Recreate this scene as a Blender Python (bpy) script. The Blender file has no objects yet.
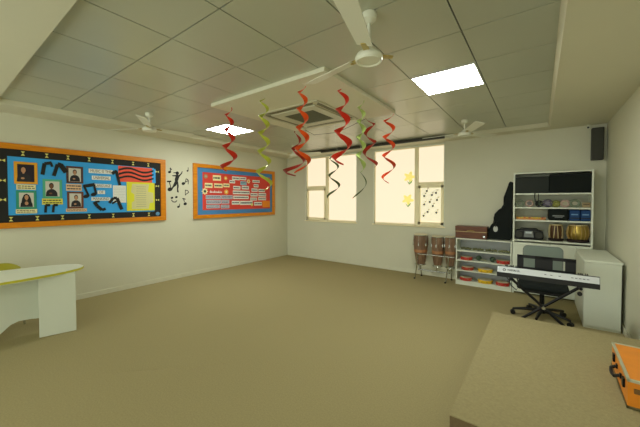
import bpy, bmesh, math, random
from mathutils import Vector, Matrix
random.seed(7)
PI = math.pi
sc = bpy.context.scene
COL = sc.collection

# ------------------------------------------------------------------ materials
def lin(c):
    return tuple(((v/255)/12.92 if v/255 <= .04045 else ((v/255+.055)/1.055)**2.4) for v in c)
MATS = {}
def mat(name, rgb, rough=.6, metal=0., spec=.4, emit=0., noise=None, bump=None, coat=0.):
    if name in MATS: return MATS[name]
    m = bpy.data.materials.new(name); m.use_nodes = True
    nt = m.node_tree; b = nt.nodes['Principled BSDF']
    c = lin(rgb)
    b.inputs['Base Color'].default_value = (*c, 1)
    b.inputs['Roughness'].default_value = rough
    b.inputs['Metallic'].default_value = metal
    b.inputs['Specular IOR Level'].default_value = spec
    b.inputs['Coat Weight'].default_value = coat
    if emit:
        b.inputs['Emission Color'].default_value = (*c, 1)
        b.inputs['Emission Strength'].default_value = emit
    tc = nt.nodes.new('ShaderNodeTexCoord')
    if noise:                       # (scale, amount)
        n = nt.nodes.new('ShaderNodeTexNoise'); n.inputs['Scale'].default_value = noise[0]
        n.inputs['Detail'].default_value = 6
        r = nt.nodes.new('ShaderNodeValToRGB')
        a = noise[1]
        r.color_ramp.elements[0].position = .3; r.color_ramp.elements[1].position = .7
        r.color_ramp.elements[0].color = (*[v*(1-a) for v in c], 1)
        r.color_ramp.elements[1].color = (*[min(1, v*(1+a)) for v in c], 1)
        nt.links.new(tc.outputs['Object'], n.inputs['Vector'])
        nt.links.new(n.outputs['Fac'], r.inputs['Fac'])
        nt.links.new(r.outputs['Color'], b.inputs['Base Color'])
    if bump:                        # (scale, strength)
        n2 = nt.nodes.new('ShaderNodeTexNoise'); n2.inputs['Scale'].default_value = bump[0]
        bp = nt.nodes.new('ShaderNodeBump'); bp.inputs['Strength'].default_value = bump[1]
        bp.inputs['Distance'].default_value = .01
        nt.links.new(tc.outputs['Object'], n2.inputs['Vector'])
        nt.links.new(n2.outputs['Fac'], bp.inputs['Height'])
        nt.links.new(bp.outputs['Normal'], b.inputs['Normal'])
    MATS[name] = m
    return m

def wood(name, a, b_, scale=(3, 30, 3), rough=.5):
    if name in MATS: return MATS[name]
    m = mat(name, a, rough)
    nt = m.node_tree; b = nt.nodes['Principled BSDF']
    tc = nt.nodes['Texture Coordinate']
    mp = nt.nodes.new('ShaderNodeMapping'); mp.inputs['Scale'].default_value = scale
    n = nt.nodes.new('ShaderNodeTexNoise'); n.inputs['Scale'].default_value = 3; n.inputs['Detail'].default_value = 5
    r = nt.nodes.new('ShaderNodeValToRGB')
    r.color_ramp.elements[0].position = .35; r.color_ramp.elements[1].position = .65
    r.color_ramp.elements[0].color = (*lin(a), 1); r.color_ramp.elements[1].color = (*lin(b_), 1)
    nt.links.new(tc.outputs['Object'], mp.inputs['Vector']); nt.links.new(mp.outputs['Vector'], n.inputs['Vector'])
    nt.links.new(n.outputs['Fac'], r.inputs['Fac']); nt.links.new(r.outputs['Color'], b.inputs['Base Color'])
    return m

WALL = mat('wall_paint', (212, 210, 188), .7, noise=(1.5, .02), bump=(60, .03))
WALLB = WALL
SOFF = mat('soffit_paint', (212, 209, 186), .75, noise=(1.2, .02))
TILE = mat('ceiling_tile_metal', (192, 194, 176), .30, metal=.25, spec=.5, noise=(.8, .04))
GAP = mat('tile_gap', (24, 23, 18), .9)
CARPET = mat('carpet', (162, 150, 110), .95, spec=.1, noise=(90, .10), bump=(260, .5))
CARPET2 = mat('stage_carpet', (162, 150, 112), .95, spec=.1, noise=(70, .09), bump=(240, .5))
BASEB = mat('skirting_paint', (214, 212, 190), .5)
WHITE = mat('white_laminate', (226, 230, 215), .45)
WHITE2 = mat('white_panel', (214, 218, 202), .5)
LILAC = mat('shelf_back_panel', (186, 188, 190), .6)
FRAME = mat('window_frame_paint', (252, 240, 200), .5)
PANE = mat('frosted_pane', (255, 236, 202), .4, emit=.92)
PANE.node_tree.nodes['Principled BSDF'].inputs['Base Color'].default_value = (.25, .24, .2, 1)
LED = mat('led_diffuser', (250, 255, 244), .5, emit=36)
LEDF = mat('light_frame', (215, 216, 210), .4)
ORANGE = wood('orange_wood_frame', (206, 124, 2), (222, 138, 8), (2, 2, 14), .45)
BLACKP = mat('black_paper', (28, 28, 26), .7)
BLUEP = mat('blue_backing_paper', (56, 164, 236), .7, noise=(5, .05))
BLUE2 = mat('blue_board_paper', (70, 130, 185), .7, noise=(5, .06))
REDP = mat('red_backing_paper', (214, 66, 52), .7, noise=(4, .06))
YELBOW = mat('yellow_border_mark', (222, 215, 120), .6)
PAPER = mat('white_paper', (232, 234, 226), .7)
PAPERL = mat('lilac_paper', (186, 192, 205), .7)
CREAMP = mat('cream_paper', (236, 226, 170), .7)
YELP = mat('yellow_paper', (226, 222, 50), .7)
ORP = mat('orange_paper', (238, 140, 30), .7)
CORALP = mat('coral_paper', (236, 92, 66), .7)
INK = mat('ink', (50, 48, 60), .7)
INKG = mat('grey_print', (110, 112, 120), .7)
SKIN = mat('photo_skin_tone', (190, 140, 105), .7)
SKIND = mat('photo_dark_skin_tone', (120, 80, 55), .7)
PHBG = mat('photo_grey_background', (208, 204, 192), .7)
PHDK = mat('photo_dark_background', (36, 26, 40), .7)
PHBL = mat('photo_blue_blur', (90, 110, 170), .7)
CLOTH = mat('photo_dark_clothing', (40, 38, 42), .7)
BLACK = mat('black_plastic', (22, 23, 24), .45)
BLACKF = mat('black_fabric', (30, 34, 33), .9, spec=.15, bump=(200, .2))
BLACKM = mat('black_metal', (24, 24, 26), .35, metal=.4)
CHROME = mat('chrome', (200, 205, 205), .2, metal=1.)
SILVER = mat('silver_plastic', (205, 208, 212), .35, metal=.1)
GREYMESH = mat('grey_chair_mesh', (128, 140, 132), .8, bump=(400, .4))
SPEAK = mat('speaker_grille', (66, 66, 60), .8, bump=(300, .3))
FANW = mat('fan_white_enamel', (226, 226, 208), .35)
BRASS = mat('brass', (178, 152, 78), .36, metal=.9)
GOLDM = mat('fan_gold_trim', (190, 172, 110), .3, metal=.6)
CONGA = wood('conga_wood', (112, 86, 66), (140, 110, 86), (8, 8, 1.2), .5)
CONGAB = mat('conga_orange_band', (170, 118, 78), .5)
HIDE = mat('drum_skin', (205, 195, 165), .7)
HARM = wood('harmonium_wood', (84, 42, 18), (112, 62, 28), (2, 8, 20), .4)
TABW = wood('tabla_wood', (60, 38, 24), (92, 60, 36), (6, 6, 1), .4)
STRAP = mat('leather_strap', (205, 185, 135), .7)
STRAPD = mat('dark_strap', (60, 42, 26), .7)
BLUEB = mat('blue_bag_fabric', (28, 66, 118), .8)
GREYL = mat('grey_logo_print', (120, 124, 126), .7)
CASE = mat('orange_case_skin', (230, 138, 34), .4, noise=(12, .05))
ALU = mat('aluminium_edge', (205, 204, 180), .35, metal=.5)
YEDGE = mat('yellow_edge_band', (196, 192, 52), .5)
YPLAST = mat('yellow_plastic', (168, 160, 40), .4)
RED = mat('red_drum_shell', (190, 52, 40), .4)
YEL = mat('yellow_drum_shell', (228, 184, 22), .4)
DGREEN = mat('dark_green_shaker', (60, 78, 58), .5)
OLIVE = mat('olive_enamel', (120, 120, 50), .5)
BELLS = mat('bell_metal', (128, 130, 96), .35, metal=.7)
PINK = mat('pinkish_rim', (178, 150, 140), .5)
PURPLE = mat('purple_grey_rim', (84, 76, 96), .5)
GREENG = mat('grey_green_rim', (120, 132, 112), .5)
TAN = mat('tan_wood', (160, 140, 105), .6)

# ------------------------------------------------------------------ builder
class B:
    def __init__(s): s.bm = bmesh.new(); s.mi = 0
    def _fin(s, faces):
        for f in faces: f.material_index = s.mi
    def box(s, x0, x1, y0, y1, z0, z1, bev=0, rot=None, seg=2):
        r = bmesh.ops.create_cube(s.bm, size=1)
        vs = r['verts']
        c = Vector(((x0+x1)/2, (y0+y1)/2, (z0+z1)/2))
        for v in vs:
            v.co = Vector((v.co.x*(x1-x0), v.co.y*(y1-y0), v.co.z*(z1-z0)))
            if rot: v.co = rot @ v.co
            v.co += c
        fs = list({f for v in vs for f in v.link_faces}); s._fin(fs)
        if bev:
            es = list({e for f in fs for e in f.edges})
            k = bmesh.ops.bevel(s.bm, geom=es, offset=bev, segments=seg, affect='EDGES', profile=.5)
            s._fin(k['faces'])
        return s
    def cyl(s, p0, p1, r0, r1=None, n=16, caps=True):
        p0 = Vector(p0); p1 = Vector(p1); r1 = r0 if r1 is None else r1
        d = p1-p0; L = d.length
        q = d.to_track_quat('Z', 'Y').to_matrix().to_4x4()
        M = Matrix.Translation((p0+p1)/2) @ q
        r = bmesh.ops.create_cone(s.bm, cap_ends=caps, segments=n, radius1=r0, radius2=r1, depth=L, matrix=M)
        s._fin({f for v in r['verts'] for f in v.link_faces}); return s
    def sph(s, c, r, sc_=(1, 1, 1), u=12, v=8):
        M = Matrix.Translation(Vector(c)) @ Matrix.Diagonal((*[r*k for k in sc_], 1))
        q = bmesh.ops.create_uvsphere(s.bm, u_segments=u, v_segments=v, radius=1, matrix=M)
        s._fin({f for vv in q['verts'] for f in vv.link_faces}); return s
    def lathe(s, prof, c=(0, 0, 0), n=24, M=None):
        rings = []
        for r, z in prof:
            ring = []
            for i in range(n):
                a = 2*PI*i/n
                p = Vector((r*math.cos(a), r*math.sin(a), z))
                if M: p = M @ p
                ring.append(s.bm.verts.new(p+Vector(c)))
            rings.append(ring)
        fs = []
        for a, b in zip(rings, rings[1:]):
            for i in range(n):
                fs.append(s.bm.faces.new((a[i], a[(i+1) % n], b[(i+1) % n], b[i])))
        if prof[0][0] > 1e-4: fs.append(s.bm.faces.new(rings[0][::-1]))
        if prof[-1][0] > 1e-4: fs.append(s.bm.faces.new(rings[-1]))
        s._fin(fs); return s
    def torus(s, c, R, r, n=24, m=8, M=None):
        g = []
        for i in range(n):
            a = 2*PI*i/n; row = []
            for j in range(m):
                b = 2*PI*j/m
                p = Vector(((R+r*math.cos(b))*math.cos(a), (R+r*math.cos(b))*math.sin(a), r*math.sin(b)))
                if M: p = M @ p
                row.append(s.bm.verts.new(p+Vector(c)))
            g.append(row)
        fs = [s.bm.faces.new((g[i][j], g[(i+1) % n][j], g[(i+1) % n][(j+1) % m], g[i][(j+1) % m])) for i in range(n) for j in range(m)]
        s._fin(fs); return s
    def prism(s, pts, axis, d0, d1, bev=0):
        # pts 2D; axis 'x': (y,z), 'y': (x,z), 'z': (x,y)
        def P(p, d): return {'x': (d, p[0], p[1]), 'y': (p[0], d, p[1]), 'z': (p[0], p[1], d)}[axis]
        a = [s.bm.verts.new(P(p, d0)) for p in pts]; b = [s.bm.verts.new(P(p, d1)) for p in pts]
        n = len(pts)
        fs = [s.bm.faces.new(a[::-1]), s.bm.faces.new(b)]
        caps = list(fs)
        for i in range(n): fs.append(s.bm.faces.new((a[i], a[(i+1) % n], b[(i+1) % n], b[i])))
        s._fin(fs)
        if bev:
            es = list({e for f in caps for e in f.edges})
            k = bmesh.ops.bevel(s.bm, geom=es, offset=bev, segments=2, affect='EDGES', profile=.5)
            s._fin(k['faces'])
        return s
    def tube(s, pts, r, n=8):
        pts = [Vector(p) for p in pts]
        rings = []
        for i, p in enumerate(pts):
            d = (pts[min(i+1, len(pts)-1)]-pts[max(i-1, 0)]).normalized()
            up = Vector((0, 0, 1)) if abs(d.z) < .95 else Vector((1, 0, 0))
            a = d.cross(up).normalized(); b = a.cross(d)
            rr = r[i] if isinstance(r, (list, tuple)) else r
            rings.append([s.bm.verts.new(p+rr*(math.cos(2*PI*k/n)*a+math.sin(2*PI*k/n)*b)) for k in range(n)])
        fs = []
        for a, b in zip(rings, rings[1:]):
            for k in range(n): fs.append(s.bm.faces.new((a[k], a[(k+1) % n], b[(k+1) % n], b[k])))
        fs += [s.bm.faces.new(rings[0][::-1]), s.bm.faces.new(rings[-1])]
        s._fin(fs); return s
    def strip(s, rows, th):
        # ribbon given by rows of (left, right, normal)
        V = []
        for l, r, nn in rows:
            V.append([s.bm.verts.new(l+nn*th), s.bm.verts.new(r+nn*th), s.bm.verts.new(r-nn*th), s.bm.verts.new(l-nn*th)])
        fs = []
        for a, b in zip(V, V[1:]):
            for k in range(4): fs.append(s.bm.faces.new((a[k], a[(k+1) % 4], b[(k+1) % 4], b[k])))
        fs += [s.bm.faces.new(V[0][::-1]), s.bm.faces.new(V[-1])]
        s._fin(fs); return s

def P(name, b, m, parent=None, loc=None, rz=0, label=None, smooth=False):
    me = bpy.data.meshes.new(name)
    bmesh.ops.recalc_face_normals(b.bm, faces=b.bm.faces)
    b.bm.to_mesh(me); b.bm.free()
    for mm in (m if isinstance(m, (list, tuple)) else [m]): me.materials.append(mm)
    if smooth:
        me.polygons.foreach_set('use_smooth', [True]*len(me.polygons))
        try: me.set_sharp_from_angle(angle=math.radians(40))
        except Exception: pass
    o = bpy.data.objects.new(name, me); COL.objects.link(o)
    if parent: o.parent = parent
    if loc: o.location = loc
    if rz: o.rotation_euler.z = rz
    if label: o['label'] = label
    return o
def tag(o, label, cat, group=None, kind=None):
    o['label'] = label; o['category'] = cat
    if group: o['group'] = group
    if kind: o['kind'] = kind
    return o
def T(name, label, cat, loc=(0, 0, 0), rz=0, group=None):
    o = bpy.data.objects.new(name, None); COL.objects.link(o)
    o.empty_display_size = .1
    o.location = loc; o.rotation_euler.z = rz
    return tag(o, label, cat, group)
def copy_thing(root, loc, rz, label, group=None):
    r = root.copy(); COL.objects.link(r); r.location = loc; r.rotation_euler.z = rz
    r['label'] = label
    if group: r['group'] = group
    for ch in list(root.children):
        c = ch.copy(); COL.objects.link(c); c.parent = r
        for g in list(ch.children):
            d = g.copy(); COL.objects.link(d); d.parent = c
    return r
def S(name, b, m, parent=None, smooth=False):
    o = P(name, b, m, parent, smooth=smooth)
    if not parent: o['kind'] = 'structure'
    return o

# room numbers
XL, XR, YB, YF = -5.605, .785, 6.077, -2.2
ZS, ZT = 2.64, 2.70
RX0, RX1, RY0, RY1 = -5.13, .12, .565, 5.815
NT = 9; TS = (RX1-RX0)/NT

# ------------------------------------------------------------------ shell
S('floor', B().box(XL-.1, XR+.1, YF, YB+.1, -.1, 0), CARPET)
b = B()   # carpet wrinkle
wp = [(-3.12, .87), (-2.95, 1.02), (-2.72, 1.25), (-2.5, 1.42), (-2.32, 1.66), (-2.18, 1.9)]
b.tube([(x, y, -.003) for x, y in wp], [.002, .006, .007, .006, .005, .001], 6)
wr = S('floor_wrinkle', b, CARPET); wr.name = 'trim_2'
S('wall_left', B().box(XL-.1, XL, YF, YB+.1, 0, 2.95), WALL)
S('wall_right', B().box(XR, XR+.1, YF, YB+.1, 0, 2.95), WALL)
# back wall with two window openings
W = [(-4.947, -3.425), (-3.0, -1.488)]; WZ0, WZ1 = .985, 2.605
b = B()
b.box(XL, XR, YB, YB+.22, 0, WZ0); b.box(XL, XR, YB, YB+.22, WZ1, 2.95)
b.box(XL, W[0][0], YB, YB+.22, WZ0, WZ1); b.box(W[0][1], W[1][0], YB, YB+.22, WZ0, WZ1); b.box(W[1][1], XR, YB, YB+.22, WZ0, WZ1)
S('wall_back', b, WALLB)
S('baseboard_left', B().box(XL, XL+.014, YF, YB, 0, .075, .003), BASEB)
S('baseboard_back', B().box(XL+.014, -1.21, YB-.014, YB, 0, .075, .003), BASEB)
S('baseboard_right', B().box(XR-.014, XR, YF, 5.7, 0, .075, .003), BASEB)
# tile ceiling
b = B(); b.mi = 1
b.box(RX0-.05, RX1+.05, RY0-.05, RY1+.05, ZT+.012, ZT+.04)
b.mi = 0
skip = {(6+1, 4), (1, 4)}
g = .0045
for i in range(NT):
    for j in range(NT):
        x0 = RX0+i*TS; y0 = RY0+j*TS
        if (i, j) in skip: continue
        b.box(x0+g, x0+TS-g, y0+g, y0+TS-g, ZT, ZT+.015)
S('ceiling', b, [TILE, GAP])
# lower soffit ring round the recess with sloped inner moulding
b = B()
b.box(XL, RX0, YF, YB, ZS, 2.95); b.box(RX1, XR, YF, YB, ZS, 2.95)
b.box(RX0, RX1, YF, RY0, ZS, 2.95); b.box(RX0, RX1, RY1, YB, ZS, 2.95)
b.box(RX0, RX1, RY0, RY1, ZT+.045, 2.95)
S('trim_1', b, SOFF)
b = B()
m = .035
b.prism([(RX1, ZS), (RX1-.0, ZT+.01), (RX1-m, ZT+.01), (RX1-m, ZT-.004), (RX1-.008, ZS)], 'y', RY0, RY1)
b.prism([(RY1, ZS), (RY1, ZT+.01), (RY1-m, ZT+.01), (RY1-m, ZT-.004), (RY1-.008, ZS)], 'x', RX0, RX1-m)
b.prism([(RX0, ZS), (RX0, ZT+.01), (RX0+m, ZT+.01), (RX0+m, ZT-.004), (RX0+.008, ZS)], 'y', RY0, RY1-m)
S('trim_3', b, SOFF)
# slim dark strip at the window side of the recess
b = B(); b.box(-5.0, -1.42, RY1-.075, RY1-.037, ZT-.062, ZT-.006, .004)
o = P('dark_strip', b, mat('dark_strip_paint', (58, 56, 46), .5)); tag(o, 'dark slim strip along the ceiling edge above both windows', 'curtain track')

# windows
def window(n, x0, x1, small_left, name_n):
    y0, y1 = YB+.03, YB+.075
    b = B(); f = .028
    b.box(x0, x1, y0, y1, WZ0, WZ0+.035); b.box(x0, x1, y0, y1, WZ1-f, WZ1)
    b.box(x0, x0+f, y0, y1, WZ0, WZ1); b.box(x1-f, x1, y0, y1, WZ0, WZ1)
    if small_left: mx = x0+.66; sx0, sx1 = x0+f, mx-.045; bx0, bx1 = mx+.045, x1-f
    else: mx = x0+.955; sx0, sx1 = mx+.04, x1-f; bx0, bx1 = x0+f, mx-.04
    lo, hi = (mx-.045, mx+.045) if small_left else (mx-.04, mx+.04)
    b.box(lo, hi, y0, y1, WZ0+.03, WZ1-f)
    b.box(sx0-.01, sx1+.01, y0-.004, y1-.005, 1.80, 1.87)
    fr = P(f'window_{n}', b, FRAME); fr['kind'] = 'structure'
    # opening sash in the lower small light
    b = B(); s = .045
    b.box(sx0, sx1, y0-.012, y0+.02, WZ0+.035, WZ0+.035+s); b.box(sx0, sx1, y0-.012, y0+.02, 1.80-s, 1.80)
    b.box(sx0, sx0+s, y0-.012, y0+.02, WZ0+.035, 1.80); b.box(sx1-s, sx1, y0-.012, y0+.02, WZ0+.035, 1.80)
    P('window_sash', b, FRAME, fr)
    for a in ((sx0, sx1, WZ0+.03, 1.81), (sx0, sx1, 1.86, WZ1-f), (bx0, bx1, WZ0+.03, WZ1-f)):
        P('window_pane', B().box(a[0]-.005, a[1]+.005, y0+.022, y0+.028, a[2]-.005, a[3]+.005), PANE, fr)
    P('window_sill', B().box(x0-.02, x1+.02, YB-.03, YB+.03, WZ0-.018, WZ0, .004), FRAME, fr)
    # white inner jamb liner
    b = B(); b.box(x0, x0+.012, YB-.004, y0, WZ0, WZ1); b.box(x1-.012, x1, YB-.004, y0, WZ0, WZ1); b.box(x0, x1, YB-.004, y0, WZ1-.012, WZ1)
    P('window_liner', b, WHITE, fr)
window(1, *W[0], True, 1); window(2, *W[1], False, 2)

# ------------------------------------------------------------------ ceiling lights
def panel_light(i, j, label):
    x0 = RX0+i*TS; y0 = RY0+j*TS
    t = T('ceiling_light_panel', label, 'ceiling light', (x0+TS/2, y0+TS/2, ZT-.002), 0, 'square LED ceiling panels')
    h = TS/2-.004; k = h-.014
    b = B()
    b.box(-h, h, -h, -k, -.006, .012); b.box(-h, h, k, h, -.006, .012); b.box(-h, -k, -k, k, -.006, .012); b.box(k, h, -k, k, -.006, .012)
    P('light_frame', b, LEDF, t)
    P('light_diffuser', B().box(-k, k, -k, k, -.002, .008), LED, t)
panel_light(7, 4, 'bright square ceiling light panel nearest the right side of the room')
panel_light(1, 4, 'bright square ceiling light panel near the left wall above the noticeboards')

# ------------------------------------------------------------------ AC slab and cassette
cx0, cx1, cy0, cy1 = -3.30, -1.57, 2.19, 3.82
b = B(); b.box(cx0, cx1, cy0, cy1, 2.66, ZT+.005, .005)
S('trim_4', b, mat('slab_paint', (222, 219, 196), .5))
t = T('ceiling_air_conditioner', 'square four-way cassette air conditioner set in the dropped ceiling panel', 'air conditioner', (-2.57, 3.24, 2.66))
b = B(); h = .49
ACW = mat('ac_white_plastic', (205, 202, 178), .45)
for (a0, a1, a2, a3) in ((-h, h, -h, -h+.03), (-h, h, h-.03, h), (-h, -h+.03, -h+.03, h-.03), (h-.03, h, -h+.03, h-.03)):
    b.box(a0, a1, a2, a3, -.012, 0, .003)
P('panel_rim', b, ACW, t)
b = B()
for q in range(4):
    R4 = Matrix.Rotation(q*PI/2, 3, 'Z')
    b2 = [(-.40, -.445), (.40, -.445), (.36, -.395), (-.36, -.395)]
    pts = [R4 @ Vector((x, y, 0)) for x, y in b2]
    b.prism([(p.x, p.y) for p in pts], 'z', -.010, -.001)
P('air_louvre', b, mat('ac_louvre_grey', (126, 122, 96), .6), t)
b = B(); k = .385
for q in range(4):
    R4 = Matrix.Rotation(q*PI/2, 3, 'Z')
    pts = [R4 @ Vector((x, y, 0)) for x, y in [(-.37, -.37), (.37, -.37), (.25, -.25), (-.25, -.25)]]
    b.prism([(p.x, p.y) for p in pts], 'z', -.020, -.001)
P('grille_frame', b, ACW, t)
b = B()
b.box(-.24, .24, -.24, .24, -.014, -.001)
for i in range(14): b.box(-.24, .24, -.23+i*.034, -.214+i*.034, -.018, -.012)
P('intake_grille', b, mat('ac_grille_grey', (104, 104, 80), .6), t)

# ------------------------------------------------------------------ ceiling fans
def blade_mesh(L=.62, w0=.1, w1=.13, start=.13):
    b = B()
    n = 10; rows = []
    th = -math.radians(16)
    for i in range(n+1):
        u = i/n; x = start+(L-start)*u; w = (w0+(w1-w0)*u)/2
        if i == n: w *= .82
        l = Vector((x, w*math.cos(th), w*math.sin(th))); r = Vector((x, -w*math.cos(th), -w*math.sin(th)))
        rows.append((l, r, Vector((0, -math.sin(th), math.cos(th)))))
    b.strip(rows, .002)
    return b
def fan(x, y, label, ang, zm, blades=(0, 1, 2), Rm=.088, L=.62):
    t = T('ceiling_fan', label, 'ceiling fan', (x, y, ZT), 0, 'white three-blade ceiling fans')
    d = zm-ZT
    P('canopy', B().lathe([(.0, -.0), (.047, -.001), (.05, -.012), (.046, -.04), (.02, -.062), (.008, -.066)]), FANW, t, smooth=True)
    P('down_rod', B().cyl((0, 0, -.06), (0, 0, d+.05), .011), FANW, t, smooth=True)
    P('motor_housing', B().lathe([(.012, d+.075), (.03, d+.07), (.04, d+.05), (Rm*.85, d+.035), (Rm, d+.015), (Rm, d), (Rm*.93, d-.01), (.001, d-.011)], n=32), FANW, t, smooth=True)
    P('motor_ring', B().torus((0, 0, d-.01), Rm*.86, .008, 32), FANW, t, smooth=True)
    for k in range(3):
        a = math.radians(ang+120*k)
        M = Matrix.Rotation(a, 4, 'Z'); M.translation = (0, 0, d+.028)
        b = B(); b.box(Rm*.8, .16, -.02, .02, -.006, .002, .003); b.cyl((.15, 0, -.008), (.15, 0, .004), .012)
        b.bm.transform(M); br = P('blade_bracket', b, GOLDM, t)
        if k in blades:
            b = blade_mesh(L); b.bm.transform(M); P('fan_blade', b, FANW, t)
fan(-.9, 1.75, 'large white ceiling fan closest to the camera, one blade reaching out of view', 166, 2.41, (0, 1))
fan(-4.33, 1.92, 'white ceiling fan over the left noticeboard, beside the left wall', 208, 2.465)
fan(-.92, 4.88, 'white ceiling fan in the far right, above the right window edge', 298, 2.48)
fan(-4.33, 4.9, 'white ceiling fan in the far left corner behind the red streamers', 20, 2.48)

# ------------------------------------------------------------------ hanging spiral streamers
def streamer(x, y, zt, zb, pitch, r0, r1, w0, w1, m, label, ph=0., hand=1, lo=None):
    t = T('spiral_streamer', label, 'streamer', (x, y, zt), 0, 'foil spiral streamers hanging from the ceiling')
    H = zt-zb; s0 = lo if lo is not None else .03
    n = int(26*(H-s0)/pitch)+8; rows = []
    for i in range(n+1):
        u = i/n; z = -s0-(H-s0)*u
        r = r0+(r1-r0)*u**2.2
        a = ph+hand*2*PI*(H-s0)*u/pitch*(1-.2*u)
        w = (w0+(w1-w0)*u)*math.sin(PI*min(1, .12+u*3, (1.03-u)*5)/2)/2
        rad = Vector((math.cos(a), math.sin(a), 0))
        c = rad*r+Vector((0, 0, z))
        wv = (rad*.72+Vector((0, 0, .62+.1*math.sin(3*a)))).normalized()
        tang = Vector((-math.sin(a)*r*hand, math.cos(a)*r*hand, -pitch/(2*PI))).normalized()
        nn = tang.cross(wv).normalized()
        rows.append((c+wv*w, c-wv*w, nn))
    P('spiral_ribbon', B().strip(rows, .0012), m, t, smooth=True)
    top = rows[0][0]
    P('hanging_string', B().tube([(0, 0, 0), (top.x*.5, top.y*.5, -s0*.6), tuple(top)], .0012, 5), PAPER, t)
def foil(n, c): return mat(n, c, .35, metal=.25, spec=.6)
fR = foil('red_foil', (206, 40, 20)); fO = foil('orange_foil', (232, 84, 20)); fDR = foil('dark_red_foil', (158, 34, 22))
fL = foil('lime_foil', (186, 196, 70)); fG = foil('green_foil', (78, 92, 50)); fOR = foil('orange_red_foil', (210, 66, 24)); fPL = foil('pale_lime_foil', (170, 192, 110))
SK = 1.055
def hang(x, y, zb, *rest, **k): streamer(x*SK, y*SK, 2.66, 1.5+(zb-1.5)*SK, *rest, **k)
hang(-2.9, 2.16, 1.83, .165, .035, .10, .055, .07, fR, 'red spiral streamer hanging in front of the left ceiling light', .4)
hang(-2.32, 2.16, 1.61, .16, .04, .085, .055, .05, fL, 'long lime yellow spiral streamer overlapping the right end of the red noticeboard', 2.)
hang(-1.80, 2.16, 1.76, .155, .035, .08, .06, .05, fO, 'bright orange spiral streamer below the air conditioner', 1.0)
hang(-3.02, 3.5, 1.86, .26, .04, .26, .055, .08, fDR, 'dark red spiral streamer with a wide bottom loop at the far left corner', 3.4)
hang(-1.52, 2.42, 1.83, .18, .045, .10, .06, .07, fR, 'red spiral streamer with a broad curl before the left window', 2.4)
hang(-1.56, 2.86, 1.81, .15, .03, .04, .055, .06, fPL, 'pale lime spiral streamer before the wall between the windows', .3)
hang(-1.78, 3.5, 1.92, .21, .06, .10, .05, .055, fDR, 'dark red spiral streamer left of the orange red one, near the right window edge', 3.4, -1)
hang(-1.52, 3.5, 1.71, .195, .06, .085, .06, .04, fOR, 'orange red spiral streamer hanging before the large pane of the right window', .6)
hang(-2.34, 3.5, 1.53, .22, .06, .10, .03, .045, fG, 'dark green thin spiral streamer whose tail hangs before the left window', 1.2, 1, .45)
hang(-1.90, 3.5, 1.53, .40, .05, .14, .015, .025, fG, 'thin dark green streamer whose end crosses the wall between the windows', 2.6, -1, .75)
# black strings between streamers
b = B(); b.tube([(-3.2, 3.84, 2.70), (-2.95, 3.84, 2.56), (-2.5, 3.84, 2.54), (-1.9, 3.84, 2.70)], .003, 5)
o = P('hanging_string', b, BLACKF); tag(o, 'thin dark string slung under the far edge of the ceiling panel', 'string')

# ------------------------------------------------------------------ noticeboards on the left wall
XP = XL+.022          # pinned surface
def ring(b, y0, y1, z0, z1, wy, wz, x0, x1, bev=0):
    b.box(x0, x1, y0, y1, z0, z0+wz, bev); b.box(x0, x1, y0, y1, z1-wz, z1, bev)
    b.box(x0, x1, y0, y0+wy, z0+wz, z1-wz, bev); b.box(x0, x1, y1-wy, y1, z0+wz, z1-wz, bev)
t = T('noticeboard', 'large noticeboard with blue backing, black border and orange wooden frame', 'noticeboard', (XL, 1.55, 1.13))
def rel(b): b.bm.transform(Matrix.Translation((-XL, -1.55, -1.13))); return b
Y0, Y1, Z0, Z1 = .512, 2.745, 1.135, 2.25
b = B(); ring(b, Y0, Y1, Z0, Z1, .09, .075, XL+.001, XL+.04, .004); P('frame', rel(b), ORANGE, t)
b = B(); b.box(XL+.001, XL+.018, Y0+.05, Y1-.05, Z0+.05, Z1-.05); P('backing_sheet', rel(b), BLUEP, t)
b = B(); ring(b, Y0+.085, Y1-.085, Z0+.07, Z1-.07, .115, .10, XL+.018, XL+.0205); 
b.mi = 1
def bow(b, y, z, vert, s=.021):
    e = .0215+XL
    for sgn in (-1, 1):
        if vert: pts = [(y, z), (y-s, z+sgn*s*1.35), (y+s, z+sgn*s*1.35)]
        else: pts = [(y, z), (y+sgn*s*1.35, z-s), (y+sgn*s*1.35, z+s)]
        b.prism(pts, 'x', XL+.020, e)
for y in (.86, 1.10, 1.335, 1.59, 1.90, 2.205, 2.45): bow(b, y, 2.13, True)
for y in (.735, .99, 1.26, 1.58, 1.9, 2.2, 2.45): bow(b, y, 1.255, True)
for z in (2.02, 1.76, 1.51): bow(b, 2.6, z, False); bow(b, .665, z, False)
P('border_strip', rel(b), [BLACKP, YELBOW], t)
P('corner_rosette', rel(B().cyl((XL+.02, 2.6, 1.26), (XL+.026, 2.6, 1.26), .035, n=8)), mat('blue_rosette', (100, 150, 190), .5), t)

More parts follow.
